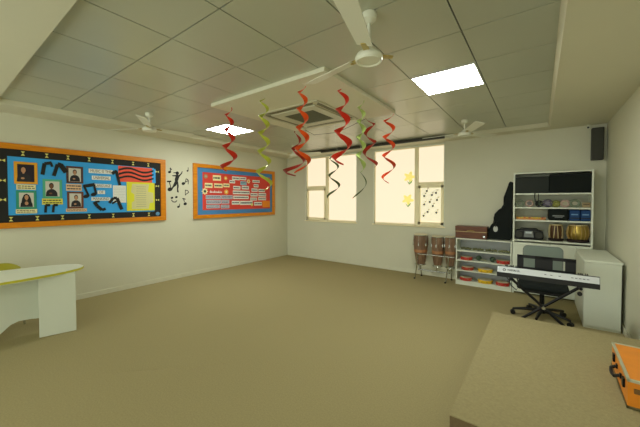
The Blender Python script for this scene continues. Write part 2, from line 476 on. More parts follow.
def oval(cy, cz, ry, rz_, n=18, a0=0, a1=2*PI): return [(cy+ry*math.cos(a0+(a1-a0)*i/n), cz+rz_*math.sin(a0+(a1-a0)*i/n)) for i in range(n)]
def portrait(y0, y1, z0, z1, mm, label, bg, skin, hair_long=False, tilt=0):
    w, h = y1-y0, z1-z0; cy, cz = (y0+y1)/2, (z0+z1)/2
    t = T('photo_portrait', label, 'photo', (XP, cy, z0), 0, 'portrait photos pinned on the blue noticeboard')
    P('photo_mount', B().box(0, .002, -w/2, w/2, 0, h), mm, t)
    b = B(); m = w*.14; a, c = w/2-m, h-m
    b.box(.002, .0026, -a, a, m*.9, c)
    b.mi = 1
    sh = [(-a*.85, m), (-a*.78, m+.2*h), (-a*.6, m+.31*h), (-a*.2, m+.38*h), (a*.2, m+.38*h), (a*.6, m+.3*h), (a*.8, m+.18*h), (a*.85, m)]
    b.prism([(p[0]+tilt*.02, p[1]) for p in sh], 'x', .0025, .0032)
    hy, hz = tilt*.025, m+.52*h
    if hair_long:
        b.mi = 3; b.prism([(-a*.75, m+.1*h), (-a*.6, m+.45*h), (-a*.35, m+.66*h), (0, m+.72*h), (a*.35, m+.66*h), (a*.6, m+.45*h), (a*.75, m+.1*h)], 'x', .0032, .0036)
        b.mi = 2; b.prism(oval(0, m+.2*h, a*.25, .1*h), 'x', .0036, .0039)
    else:
        b.mi = 3; b.prism(oval(hy, hz+.035*h, a*.34, .15*h), 'x', .0032, .0035)
    b.mi = 2; b.prism(oval(hy, hz, a*.27, .13*h), 'x', .0036, .004)
    b.prism([(hy-a*.1, hz-.16*h), (hy+a*.1, hz-.16*h), (hy+a*.1, hz-.06*h), (hy-a*.1, hz-.06*h)], 'x', .0034, .0038)
    if not hair_long:
        b.prism(oval(-a*.15+tilt*.02, m+.15*h, a*.22, .045*h), 'x', .0036, .004)
    P('printed_photo', b, [bg, CLOTH, skin, BLACKP], t)
portrait(.77, 1.0, 1.722, 2.018, mat('amber_mount', (226, 160, 40), .6), 'portrait photo in a yellow mount, musician on dark background', PHDK, SKIN, tilt=-1)
portrait(.785, .985, 1.385, 1.633, mat('teal_mount', (50, 150, 120), .6), 'portrait photo in a teal mount, person with long dark hair', PHBG, SKIN, True)
portrait(1.05, 1.26, 1.53, 1.80, mat('mint_mount', (84, 176, 140), .6), 'portrait photo in a mint green mount, person in dark shirt, second column', PHBG, SKIND, tilt=-.5)
portrait(1.31, 1.51, 1.757, 2.007, mat('brown_mount', (86, 54, 44), .6), 'portrait photo in a brown mount, person in black, upper photo of the third column', PHBG, SKIN)
portrait(1.315, 1.51, 1.382, 1.632, mat('dark_brown_mount', (110, 62, 42), .6), 'portrait photo in a dark brown mount, lower photo of the third column', PHBG, SKIN, tilt=.3)

def dashes(b, y0, y1, z0, z1, rows, x, seed):
    r = random.Random(seed); hh = (z1-z0)/rows
    for k in range(rows):
        zc = z1-(k+.5)*hh; y = y0
        while y < y1-.01:
            L = r.uniform(.012, .035); e = min(y+L, y1)
            b.box(x, x+.0005, y, e, zc-hh*.2, zc+hh*.2); y = e+r.uniform(.004, .009)
def slip(name, cat, y0, y1, z0, z1, m, label, group, rows=1, seed=0, ink=INK, x=XP, pad=.012, th=.002):
    b = B(); b.box(0, th, -(y1-y0)/2, (y1-y0)/2, 0, z1-z0); b.mi = 1
    if rows: dashes(b, -(y1-y0)/2+pad, (y1-y0)/2-pad, .008, z1-z0-.008, rows, th, seed)
    o = P(name, b, [m, ink], None, (x, (y0+y1)/2, z0)); return tag(o, label, cat, group)
for k, (a, d) in enumerate([((.79, .98, 1.645, 1.715), 'cream caption slip under the yellow mounted photo'),
        ((.78, .99, 1.325, 1.383), 'cream caption slip under the teal mounted photo'),
        ((1.04, 1.265, 1.443, 1.528), 'yellow caption slip under the mint green mounted photo'),
        ((1.305, 1.49, 1.645, 1.745), 'peach caption slip between the two brown mounted photos'),
        ((1.30, 1.55, 1.333, 1.38), 'peach caption slip under the lower brown mounted photo')]):
    slip('caption_slip', 'caption', *a, [CREAMP, CREAMP, mat('lemon_slip', (222, 214, 90), .7), mat('peach_slip', (226, 190, 150), .7), mat('peach_slip', (226, 190, 150), .7)][k], d, 'caption slips under the portraits', 2, k)

def text_mesh(txt, size):
    cu = bpy.data.curves.new('txt', 'FONT'); cu.body = txt; cu.size = size; cu.align_x = 'CENTER'; cu.align_y = 'CENTER'; cu.extrude = .0004; cu.resolution_u = 2
    to = bpy.data.objects.new('txt', cu); COL.objects.link(to)
    bpy.context.view_layer.update()
    me = bpy.data.meshes.new_from_object(to.evaluated_get(bpy.context.evaluated_depsgraph_get()))
    bpy.data.objects.remove(to)
    return me
def add_text(parent, txt, size, M, m, fit=None):
    me = text_mesh(txt, size)
    if fit:
        xs = [v.co.x for v in me.vertices]; k = fit/(max(xs)-min(xs))
        for v in me.vertices: v.co.x *= k
    me.transform(M); me.materials.clear(); me.materials.append(m)
    me.name = 'printed_lettering'
    o = bpy.data.objects.new('printed_lettering', me); COL.objects.link(o); o.parent = parent
    return o
ML = Matrix(((0, 0, 1, .0022), (1, 0, 0, 0), (0, 1, 0, 0), (0, 0, 0, 1)))      # text plane facing +x
for (y0, y1, z0, z1), w in zip([(1.58, 1.9, 1.924, 1.991), (1.62, 1.87, 1.823, 1.886), (1.65, 1.88, 1.704, 1.761), (1.69, 1.79, 1.602, 1.659), (1.61, 1.86, 1.497, 1.552)],
                               ['MUSIC IS THE', 'UNIVERSAL', 'LANGUAGE', 'OF', 'MANKIND']):
    t = T('lettered_strip', 'white paper strip reading ' + w + ' on the blue noticeboard', 'sign strip', (XP, (y0+y1)/2, z0), 0, 'lettered strips on the blue noticeboard')
    P('paper_strip', B().box(0, .002, -(y1-y0)/2, (y1-y0)/2, 0, z1-z0), PAPER, t)
    add_text(t, w, .062, Matrix.Translation((0, 0, (z1-z0)/2)) @ ML, INK, (y1-y0)*(.86 if len(w) > 3 else .55))

# black paper notes
def note(label, cy, cz, shapes, m=BLACKP, x=XP+.0, name='paper_music_note', cat='music note', group='black paper music notes on the blue noticeboard', th=.003):
    b = B()
    for k, s in enumerate(shapes):
        if s[0] == 'o': b.prism([(s[1]+s[3]*math.cos(a)*math.cos(.4)-s[4]*math.sin(a)*math.sin(.4), s[2]+s[3]*math.cos(a)*math.sin(.4)+s[4]*math.sin(a)*math.cos(.4)) for a in [2*PI*i/14 for i in range(14)]], 'x', 0, th+k*.0003)
        else: b.prism(s[1], 'x', 0, th+k*.0003)
    o = P(name, b, m, None, (x, cy, cz)); return tag(o, label, cat, group)
def bar(x0, y0, x1, y1, w):
    w *= 1.4; d = Vector((x1-x0, y1-y0)).normalized(); n = Vector((-d.y, d.x))*w/2
    return ('p', [(x0+n.x, y0+n.y), (x0-n.x, y0-n.y), (x1-n.x, y1-n.y), (x1+n.x, y1+n.y)])
note('black hooked paper music note right of the yellow mounted photo', 1.095, 1.95, [bar(-.045, -.09, -.02, .07, .03), bar(-.02, .065, .055, .085, .03), bar(.045, .085, .06, .03, .02)])
note('black peaked paper note at the top between the mint and brown mounted photos', 1.225, 1.94, [bar(-.055, -.09, -.01, .08, .03), bar(-.01, .085, .03, .075, .035), bar(.02, .08, .085, -.03, .045)])
note('small black hooked paper note under the mint photo, left one of two', 1.095, 1.385, [bar(-.02, -.055, -.015, .05, .02), bar(-.02, .05, .03, .05, .025)])
note('small black hooked paper note under the mint photo, right one of two', 1.175, 1.385, [bar(-.02, -.055, -.01, .05, .02), bar(-.015, .05, .035, .05, .025)])
note('black paper double music note left of the word OF', 1.59, 1.65, [('o', -.045, -.085, .04, .028), ('o', .05, -.055, .04, .028), bar(-.015, -.08, -.07, .07, .02), bar(.08, -.05, .055, .1, .02), bar(-.08, .065, .065, .1, .035)])
note('black bent paper note left of the coral wave poster', 1.95, 1.87, [bar(-.06, .06, -.02, .1, .035), bar(-.025, .105, .01, .1, .035), bar(.0, .11, .05, -.12, .03)])
note('black L shaped paper note at the bottom under the word MANKIND', 1.715, 1.41, [bar(-.07, .07, -.03, .0, .035), bar(-.03, .0, .03, -.06, .035), bar(.03, -.06, .08, -.04, .03), bar(-.05, .07, .0, .075, .02)])
note('black peaked paper note below the white sheet', 1.935, 1.45, [bar(-.09, .01, -.03, .09, .03), bar(-.03, .09, .02, .09, .03), bar(.02, .09, .09, -.1, .035), bar(-.05, .0, .01, .04, .02)])
# posters
b = B(); b.box(0, .002, -.295, .235, 0, .261); b.mi = 2; b.box(0, .0018, .235, .295, .0, .255); b.mi = 1
for k in range(3):
    for off in (0,):
        N = 22
        up = [(-.29+.55*i/N, .22-k*.068+off+.028*math.sin(i/N*2*PI*1.15-.4)) for i in range(N+1)]
        pts = [(p[0], p[1]) for p in up]+[(p[0], p[1]-.032) for p in reversed(up)]
        b.prism(pts, 'x', .001, .0028)
tag(P('wave_poster', b, [CORALP, BLACKP, BLUEP], None, (XP, 2.275, 1.811)), 'coral red poster with three wavy black bands on the blue noticeboard', 'poster')
b = B(); b.box(0, .002, -.095, .095, 0, .282); b.mi = 1
for i in range(9): b.box(.002, .0024, -.08, .08, .03+i*.026, .032+i*.026)
tag(P('paper_sheet', b, [PAPER, INKG], None, (XP, 1.995, 1.465)), 'white lined paper sheet left of the yellow poster', 'paper')
b = B(); b.box(0, .002, -.225, .225, 0, .489); b.mi = 1
b.prism([(-.15, .03), (.12, .03), (.14, .13), (.20, .14), (.20, .31), (.11, .33), (.13, .46), (-.14, .46), (-.16, .32), (-.11, .28), (-.11, .17), (-.15, .14)], 'x', .002, .003)
b.mi = 2
for i in range(10): b.box(.003, .0034, -.08, .08, .07+i*.038, .074+i*.038)
tag(P('yellow_poster', b, [YELP, mat('beige_print', (214, 208, 150), .7), INKG], None, (XP+.001, 2.325, 1.325)), 'square yellow poster with a beige centre at the right end of the blue noticeboard', 'poster')

# second board
t = T('noticeboard', 'smaller noticeboard with red backing, blue border and orange frame', 'noticeboard', (XL, 4.42, 1.13))
def rel2(b): b.bm.transform(Matrix.Translation((-XL, -4.42, -1.13))); return b
b = B(); ring(b, 3.295, 5.56, 1.13, 2.25, .085, .075, XL+.001, XL+.04, .004); P('frame', rel2(b), ORANGE, t)
b = B(); b.box(XL+.001, XL+.018, 3.34, 5.52, 1.17, 2.21); P('border_paper', rel2(b), BLUE2, t)
b = B(); b.box(XL+.018, XL+.0205, 3.50, 5.40, 1.30, 2.085); P('backing_sheet', rel2(b), REDP, t)
S2 = [(3.74, 3.94, 1.925, 2.04, 'c', 'cream label at top left of the red board'), (3.55, 3.73, 1.765, 1.865, 'c', 'cream label in the second row, left end'),
 (3.77, 3.98, 1.773, 1.866, 'c', 'cream label in the second row, second from left'), (4.0, 4.16, 1.794, 1.875, 'c', 'cream label in the second row, third from left'),
 (3.57, 3.94, 1.532, 1.612, 'l', 'long grey text strip, uppermost at lower left'), (3.95, 4.24, 1.533, 1.617, 'l', 'grey text strip, uppermost of the lower rows, second from left'),
 (3.58, 3.94, 1.43, 1.511, 'l', 'long grey text strip, middle of three at lower left'), (3.95, 4.15, 1.432, 1.511, 'l', 'short grey text strip, middle row beside the long one'),
 (3.58, 3.9, 1.335, 1.409, 'l', 'long grey text strip, lowest at lower left'), (3.93, 4.15, 1.328, 1.405, 'l', 'short grey text strip right of the lowest long one'),
 (4.23, 4.44, 1.965, 2.045, 'w', 'white text strip in the middle column, top row, left'), (4.45, 4.63, 1.975, 2.045, 'w', 'white text strip in the middle column, top row, right'),
 (4.16, 4.31, 1.889, 1.957, 'w', 'white text strip in the middle column, second row, left'), (4.46, 4.64, 1.862, 1.946, 'b', 'pale blue text strip in the middle column, second row, right'),
 (4.26, 4.46, 1.753, 1.831, 'w', 'white text strip in the middle column, third row, left'), (4.5, 4.71, 1.761, 1.841, 'w', 'white text strip in the middle column, third row, right'),
 (4.25, 4.73, 1.644, 1.729, 'w', 'long white text strip in the middle column, fourth row'), (4.26, 4.7, 1.535, 1.611, 'w', 'long white text strip in the middle column, fifth row'),
 (4.22, 4.44, 1.407, 1.493, 'w', 'white text strip in the middle column, bottom row, left'), (4.45, 4.82, 1.396, 1.493, 'w', 'white text strip in the middle column, bottom row, right'),
 (4.82, 5.05, 1.936, 1.995, 'w', 'white text strip at the top of the right column'), (4.86, 5.01, 1.822, 1.895, 'w', 'short white text strip, second of the right column'),
 (4.79, 4.98, 1.713, 1.791, 'w', 'white text strip, third row of the right column, left'), (4.76, 4.98, 1.599, 1.679, 'w', 'white text strip, fourth row of the right column, left'),
 (4.75, 4.96, 1.50, 1.57, 'w', 'white text strip, fifth row of the right column, left'), (5.01, 5.22, 1.711, 1.786, 'w', 'white text strip, third row of the right column, right'),
 (5.01, 5.26, 1.602, 1.684, 'w', 'white text strip, fourth row of the right column, right'), (5.0, 5.26, 1.507, 1.58, 'w', 'white text strip, fifth row of the right column, right'),
 (4.87, 5.12, 1.379, 1.463, 'w', 'white text strip at the bottom of the right column')]
mm = {'c': CREAMP, 'l': PAPERL, 'w': PAPER, 'b': mat('pale_blue_paper', (150, 195, 215), .7)}
for k, (a, bb, c, d, q, lb) in enumerate(S2):
    slip('text_strip', 'text strip', a, bb, c, d, mm[q], lb + (' of the red board' if 'red board' not in lb else ''), 'text strips on the red noticeboard', 1 if q in 'cw' else 2, 40+k)
def flower(y, z, r, m, cm, label):
    t = T('paper_flower', label, 'paper flower', (XP, y, z), 0, 'paper flowers on the red noticeboard')
    n = 40
    P('petals', B().prism([((r*(.82+.18*math.cos(8*2*PI*i/n)))*math.cos(2*PI*i/n), (r*(.82+.18*math.cos(8*2*PI*i/n)))*math.sin(2*PI*i/n)) for i in range(n)], 'x', 0, .003), m, t)
    P('flower_centre', B().cyl((.003, 0, 0), (.005, 0, 0), r*.4, n=16), cm, t)
pf = mat('pink_green_paper', (150, 140, 100), .7)
flower(3.575, 2.0, .05, pf, PINK, 'greenish round paper flower at the top left corner of the red board')
flower(4.06, 1.99, .05, mat('amber_paper', (236, 170, 60), .7), CREAMP, 'amber paper flower at the top of the red board')
flower(3.55, 1.69, .075, CREAMP, DGREEN, 'cream paper flower with dark centre at the left edge of the red board')
flower(4.075, 1.69, .065, mat('amber_paper', (236, 170, 60), .7), CREAMP, 'amber paper flower in the middle left of the red board')
flower(4.70, 1.955, .055, CREAMP, ORP, 'cream paper flower with orange centre near the top of the red board')
flower(4.80, 1.40, .04, mat('lemon_slip', (222, 214, 90), .7), CREAMP, 'small lemon paper flower at the bottom of the red board')
slip('orange_card', 'card', 5.14, 5.40, 1.33, 1.49, ORP, 'orange card at the lower right corner of the red board', None, 0)
# white handwriting-like squiggle strip
b = B()
for k in range(9): b.prism([(-.15+k*.034, -.02), (-.13+k*.034, .03-.01*(k % 3)), (-.118+k*.034, -.02), (-.126+k*.034, -.03)], 'x', 0, .002)
tag(P('cut_out_title', b, PAPER, None, (XP, 3.81, 1.69)), 'white cut-out lettering on the red board between two flowers', 'cut-out title')

# wall stickers between the boards
GS = 'black wall stickers between the noticeboards'
def st(label, y, z, shapes, cat='wall sticker', name='music_note_sticker'): note(label, y, z, shapes, BLACKP, XL-.0005, name, cat, GS, .002)
EN = [('o', -.01, -.035, .03, .022), bar(.012, -.03, .0, .045, .009), bar(.0, .045, .03, .01, .011)]
st('small black eighth note sticker above left of the dancer', 2.845, 2.07, EN)
st('small black note sticker above right of the dancer', 3.19, 2.105, [('o', 0, -.02, .02, .016), bar(.014, -.02, .014, .05, .008)])
st('black double note sticker right of the dancer', 3.15, 1.86, [('o', -.05, -.03, .035, .028), bar(-.02, -.03, .01, .07, .01), bar(.01, .07, .055, .04, .012), bar(.055, .04, .05, -.04, .01), bar(.0, .0, .045, .03, .01)])
st('large black eighth note sticker left of the dancer', 2.835, 1.77, [('o', .0, -.06, .042, .036), bar(.03, -.05, -.01, .08, .011), bar(-.05, .085, .03, .09, .02)])
st('black outline note sticker right of the dancer near leg height', 3.17, 1.65, [bar(-.03, -.05, -.03, .06, .009), bar(-.03, .055, .02, .045, .01), bar(.02, .045, .04, .01, .01), bar(.04, .01, .0, -.015, .01), bar(.0, -.015, -.03, -.04, .009)])
st('black smiling note sticker below the dancer', 2.92, 1.52, [('o', -.045, .03, .026, .02), ('o', .04, .045, .026, .02), bar(-.055, -.01, -.03, -.045, .012), bar(-.03, -.045, .02, -.05, .012), bar(.02, -.05, .05, -.02, .012)])
st('black eighth note sticker at lower right under the outline note', 3.12, 1.47, [('o', .015, -.035, .035, .028), bar(.0, .0, -.02, .07, .01), bar(-.04, .07, .02, .055, .014)])
st('small black note sticker lowest of the group', 3.0, 1.4, [('o', 0, -.02, .028, .02), bar(.02, -.01, .025, .04, .009)])
b = B()
def q(pts, k=0): b.prism(pts, 'x', 0, .0015+k*.0002)
q(oval(-.03, .15, .028, .035)); q([(-.10, .145), (-.03, .175), (-.02, .16), (-.09, .135)], 1)      # head, hat brim
q([(-.035, .115), (-.11, .09), (-.10, .075), (-.03, .085)], 2)
q([(-.045, .12), (.0, .12), (.035, .17), (.05, .165), (.015, .09), (.0, .0), (-.04, -.02), (-.055, .02)], 3)
q([(.035, .165), (.04, .205), (.055, .205), (.052, .165)], 4)
q([(-.045, .0), (.0, .0), (-.01, -.08), (-.05, -.13), (-.075, -.2), (-.095, -.2), (-.07, -.11)], 5)
q([(-.02, .01), (.005, .0), (.03, -.09), (.03, -.15), (.05, -.21), (.02, -.21), (.01, -.15), (.0, -.08)], 6)
b.bm.transform(Matrix.Rotation(math.radians(-9), 4, 'X')); b.bm.transform(Matrix.Diagonal((1, 1.15, 1, 1)))
tag(P('dancer_sticker', b, BLACKP, None, (XL-.0005, 2.99, 1.87)), 'black dancing figure wall sticker between the two noticeboards', 'wall sticker', GS)

# ------------------------------------------------------------------ items on the windows
YP = YB+.047
b = B(); b.box(-.2, .2, -.003, 0, 0, .70); b.mi = 1
for (x, z) in [(-.08, .60), (-.13, .50), (.02, .52), (.1, .56), (-.13, .33), (-.02, .38), (.04, .30), (.12, .42), (-.06, .18), (.11, .17), (-.14, .10)]:
    b.cyl((x, -.0045, z), (x, -.0025, z), .023, n=10); b.box(x+.012, x+.017, -.0045, -.0025, z, z+.06); b.box(x+.012, x+.045, -.0045, -.0025, z+.05, z+.062)
tag(P('sheet_of_notes', b, [mat('glowing_paper', (245, 235, 205), .7, emit=.55), INKG], None, (-1.757, YP-.016, 1.09)), 'white sheet with scattered grey music notes stuck on the lower right window pane', 'paper sheet')  # paper emission imitates window light coming through the sheet
def wflower(x, z, label, m, k):
    t = T('paper_flower', label, 'paper flower', (x, YP, z), 0, 'yellow paper flowers stuck on the right window')
    n = 40; r = .12
    P('petals', B().prism([((r*(.75+.25*math.cos(5*2*PI*i/n+k)))*math.cos(2*PI*i/n)*1.1, (r*(.75+.25*math.cos(5*2*PI*i/n+k)))*math.sin(2*PI*i/n)) for i in range(n)], 'y', -.004, -.001), m, t)
    b = B(); s = 1 if k else -1
    b.prism([(0, -.06), (.01, -.06), (.02*s, -.15), (.01*s, -.15)], 'y', -.004, -.002); b.prism([(0, -.13), (-.06, -.07), (-.03, -.12), (.0, -.16), (.05, -.12), (.07, -.06), (.02, -.1)], 'y', -.005, -.003)
    P('leaves', b, mat('leaf_paper', (150, 185, 120), .7, emit=.35), t)  # leaf paper emits, window backlight put into the material
yf = mat('yellow_flower_paper', (246, 226, 130), .7, emit=.6)  # petals glow by emission, standing in for daylight behind them
wflower(-2.2, 1.99, 'upper yellow paper flower on the large pane of the right window', yf, 0)
wflower(-2.23, 1.52, 'lower yellow paper flower on the large pane of the right window', yf, 1)

# ------------------------------------------------------------------ shelves
def open_shelf(name, label, cat, x0, x1, y0, y1, z0, z1, levels, back, th=.018, plinth=0):
    t = T(name, label, cat, ((x0+x1)/2, (y0+y1)/2, z0))
    def r(b): b.bm.transform(Matrix.Translation((-(x0+x1)/2, -(y0+y1)/2, -z0))); return b
    P('side_panel', r(B().box(x0, x0+th, y0, y1, z0, z1, .002)), WHITE, t)
    P('side_panel', r(B().box(x1-th, x1, y0, y1, z0, z1, .002)), WHITE, t)
    P('top_panel', r(B().box(x0+th, x1-th, y0, y1, z1-th, z1, .002)), WHITE, t)
    P('back_panel', r(B().box(x0+th, x1-th, y1-.006, y1, z0, z1-th)), back, t)
    for z in levels: P('shelf_board', r(B().box(x0+th, x1-th, y0+.002, y1-.006, z-th, z, .0015)), WHITE, t)
    if plinth: P('plinth', r(B().box(x0+th, x1-th, y0+.01, y0+.025, z0, z0+plinth)), WHITE, t)
    return t, r
LV = [.072, .263, .442, .614]
open_shelf('open_shelf_unit', 'low white open shelf unit holding small percussion, under the wooden harmonium', 'shelf', -1.206, -.36, 5.75, 6.06, 0, .828, LV, LILAC, plinth=.055)
UZ = [.875, 1.195, 1.395, 1.613]
t, r = open_shelf('tall_bookcase', 'tall white bookcase with instruments on its shelves above plain cupboard doors', 'bookcase', -.35, .617, 5.75, 6.06, 0, 1.945, UZ, mat('bookcase_back', (196, 196, 178), .6), .022)
P('cupboard_door', r(B().box(-.33, .128, 5.745, 5.762, .03, .83, .002)), WHITE, t)
P('cupboard_door', r(B().box(.134, .597, 5.745, 5.762, .03, .83, .002)), WHITE, t)
t = T('storage_cupboard', 'waist high white cupboard in the right corner beside the bookcase', 'cupboard', (.59, 5.2, 0))
P('body', B().box(-.16, .16, -.52, .53, 0, .775, .004), WHITE2, t)
P('top_panel', B().box(-.168, .168, -.53, .53, .775, .80, .004), WHITE, t)
P('cupboard_door', B().box(-.157, .157, -.532, -.52, .03, .77, .002), WHITE2, t)

# --- small percussion on the low shelf
def bells(x, z, label, n=5, w=.19):
    t = T('jingle_bell_stick', label, 'jingle bells', (x, 5.86, z), 0, 'jingle bell sticks on the low shelf')
    P('handle', B().cyl((-w/2, .01, .02), (w/2, .01, .02), .011, n=10), TAN, t, smooth=True)
    b = B()
    for k in range(n):
        b.sph((-w/2+.02+k*(w-.04)/(n-1), -.012, .026+.006*(k % 2)), .021)
    P('bells', b, BELLS, t, smooth=True)
for x, lb, n in ((-1.06, 'leftmost bell stick on the top tier of the low shelf', 5), (-.865, 'second bell stick from left on the top tier of the low shelf', 5), (-.665, 'third bell stick from left on the top tier of the low shelf', 4), (-.475, 'rightmost bell stick on the top tier of the low shelf', 5)):
    bells(x, .614, lb, n, .17)
def hand_drum(x, z, label, shell, r=.085, h=.052, y=5.86, n2=1):
    t = T('tambourine', label, 'tambourine', (x, y, z), 0, 'coloured tambourines lying on the low shelf')
    P('shell', B().lathe([(r-.008, .002), (r, 0), (r+.003, h*.5), (r, h), (r-.008, h)], n=28), shell, t, smooth=True)
    P('drum_head', B().cyl((0, 0, h-.004), (0, 0, h+.002), r-.006, n=28), HIDE, t)
    for k in range(8):
        a = 2*PI*k/8+.39
        P('jingle', B().cyl((r*math.cos(a), r*math.sin(a), h*.5-.004), (r*math.cos(a), r*math.sin(a), h*.5+.004), .014, n=10), CHROME, t)
for x, z, m, lb in ((-1.05, .442, RED, 'red tambourine at the left end of the second tier of the low shelf'),
        (-.487, .442, RED, 'red tambourine at the right end of the second tier of the low shelf'),
        (-1.03, .263, mat('brick_red_shell', (172, 62, 44), .4), 'red tambourine at the left end of the third tier of the low shelf'),
        (-.75, .263, YEL, 'yellow tambourine in the middle of the third tier of the low shelf'),
        (-1.055, .072, RED, 'red tambourine at the left end of the bottom tier of the low shelf'),
        (-.75, .072, YEL, 'yellow tambourine in the middle of the bottom tier of the low shelf'),
        (-.49, .072, RED, 'red tambourine at the right end of the bottom tier of the low shelf')):
    hand_drum(x, z, lb, m, .098 if m is not YEL else .112)
def maraca(x, z, label, y=5.85):
    t = T('maraca', label, 'maraca', (x, y, z), 0, 'dark green maracas on the low shelf')
    P('head', B().sph((0, 0, .048), .046, (1, 1, 1.02)), DGREEN, t, smooth=True)
    P('handle', B().cyl((.03, -.02, .03), (.13, -.03, .014), .011, n=10), mat('pale_handle', (150, 150, 120), .5), t, smooth=True)
maraca(-.852, .442, 'dark green maraca left of centre on the second tier of the low shelf'); 
m2 = maraca(-.64, .442, 'dark green maraca right of centre on the second tier of the low shelf')

# --- harmonium and guitar bag
t = T('harmonium', 'brown wooden harmonium box on the left end of the low shelf unit', 'harmonium', (-.975, 5.9, .828))
P('body', B().box(-.25, .25, -.12, .12, .006, .118, .004), HARM, t)
P('lid', B().box(-.253, .253, -.122, .122, .124, .215, .006), HARM, t)
P('seam_strip', B().box(-.252, .252, -.123, .12, .116, .126, .001), STRAP, t, label='pale strip between body and lid')
b = B(); b.tube([(-.06, -.122, .128), (-.05, -.14, .14), (0, -.145, .15), (.05, -.14, .14), (.06, -.122, .128)], .005); P('handle', b, BRASS, t, smooth=True)
P('latch', B().box(.19, .225, -.128, -.12, .03, .06, .002), CHROME, t)
P('foot_rail', B().box(-.24, .24, -.11, .11, 0, .006), HARM, t)
t = T('guitar_bag', 'black padded guitar bag leaning against the side of the tall bookcase', 'guitar bag', (-.53, 5.93, .83))
out = [(-.365, 1.80), (-.395, 1.815), (-.42, 1.79), (-.455, 1.66), (-.49, 1.55), (-.492, 1.44), (-.50, 1.385), (-.56, 1.345), (-.62, 1.27), (-.635, 1.20), (-.622, 1.14), (-.67, 1.08), (-.71, .99), (-.722, .89), (-.70, .835), (-.40, .835), (-.375, .87), (-.372, 1.2), (-.375, 1.4), (-.372, 1.5)]
P('bag_body', B().prism([(x+.53, z-.83) for x, z in out], 'y', -.06, .06, .018), BLACKF, t, smooth=True)
b = B(); b.tube([(x+.53, -.062, z-.83) for x, z in out[1:15]], .0045, 6); P('zip_piping', b, BLACK, t, smooth=True)
b = B(); b.cyl((-.075, -.066, .185), (-.075, -.058, .185), .04, n=24); b.bm.transform(Matrix.Translation((-.075, 0, .185)) @ Matrix.Diagonal((.85, 1, 1.3, 1)) @ Matrix.Translation((.075, 0, -.185)))
P('logo_patch', b, mat('pale_logo_oval', (196, 200, 194), .6), t, label='pale oval logo patch')
P('carry_handle', B().tube([(-.04, -.06, .30), (-.06, -.085, .29), (-.08, -.085, .24), (-.07, -.06, .22)], .008), BLACK, t, smooth=True)

# --- tall bookcase contents
def soft_box(name, label, cat, x0, x1, y0, y1, z0, z1, m, group=None, bev=.02):
    t = T(name, label, cat, ((x0+x1)/2, (y0+y1)/2, z0), 0, group)
    w, d, h = (x1-x0)/2, (y1-y0)/2, z1-z0
    P('bag_body', B().box(-w, w, -d, d, 0, h, bev, seg=3), m, t, smooth=True)
    b = B(); b.tube([(-w*.96, -d*.99, h-.012), (0, -d-.002, h-.010), (w*.96, -d*.99, h-.012)], .003, 6); P('zip', b, BLACK, t)
    return t, w, d, h
soft_box('storage_bag', 'dark grey instrument bag filling the left half of the top shelf', 'bag', -.325, .11, 5.765, 6.04, 1.613, 1.872, mat('charcoal_fabric', (44, 48, 46), .85), 'black bags on the top shelf', .01)
soft_box('storage_bag', 'black instrument bag filling the right half of the top shelf', 'bag', .113, .592, 5.757, 6.04, 1.613, 1.90, BLACKF, 'black bags on the top shelf', .01)
MY = Matrix.Rotation(PI/2, 3, 'X')
def upright(x, label, m, R=.045, r=.014, z=1.395, head=None, sx=1.):
    t = T('small_tambourine', label, 'tambourine', (x, 5.83, z), 0, 'small round percussion on the second shelf of the bookcase')
    b = B(); b.torus((0, 0, R+r), R, r, 24, 8, MY); b.bm.transform(Matrix.Diagonal((sx, 1, 1, 1))); P('rim', b, m, t, smooth=True)
    if head:
        b = B(); b.cyl((0, -.004, R+r), (0, .006, R+r), R, n=24); b.bm.transform(Matrix.Diagonal((sx, 1, 1, 1))); P('head', b, head, t)
    for k in range(5):
        a = 2*PI*k/5+.3; b = B(); b.cyl((R*sx*math.cos(a), -r-.004, R+r+R*math.sin(a)), (R*sx*math.cos(a), r+.002, R+r+R*math.sin(a)), .006, n=8); P('jingle', b, BELLS, t)
    P('foot', B().box(-.022*sx, .022*sx, -.012, .012, 0, .006), m, t)
upright(-.265, 'grey green open ring tambourine at the left end of the second shelf', GREENG, sx=1.15)
upright(-.135, 'pinkish ring tambourine second from left on the second shelf', PINK, head=mat('grey_head', (120, 115, 112), .6))
upright(-.01, 'dark round shaker under the hanging cable on the second shelf', BLACK, .036, .018, head=DGREEN)
upright(.095, 'wide purple grey tambourine right of the hanging cable', PURPLE, .044, .018, head=mat('mauve_head', (118, 112, 130), .6), sx=1.15)
upright(.20, 'olive green round tambourine on the second shelf', OLIVE, .036, .018, head=mat('olive_head', (150, 150, 76), .6))
upright(.305, 'pale pink ring tambourine on the second shelf', PINK, .044, .016, head=mat('pale_head', (168, 162, 140), .6))
upright(.418, 'grey green ring tambourine, second from right on the second shelf', GREENG, .045, .018, head=mat('pale_head', (168, 162, 140), .6), sx=1.1)
t = T('wooden_block', 'tan wooden percussion block at the right end of the second shelf', 'percussion block', (.545, 5.84, 1.395))
P('block_body', B().box(-.045, .045, -.03, .03, 0, .075, .006), TAN, t); P('sound_slot', B().box(-.035, .035, -.0315, -.02, .042, .052), STRAPD, t)
b = B(); b.tube([(-.065, 5.757, 1.613), (-.07, 5.745, 1.56), (-.062, 5.75, 1.50), (-.035, 5.76, 1.45), (-.02, 5.775, 1.415)], .008, 7)
b.tube([(-.022, 5.757, 1.613), (-.018, 5.745, 1.55), (-.022, 5.75, 1.49), (-.03, 5.765, 1.43)], .005, 7)
tag(P('black_cable', b, BLACK, smooth=True), 'black cable hanging from the top shelf of the bookcase', 'cable')
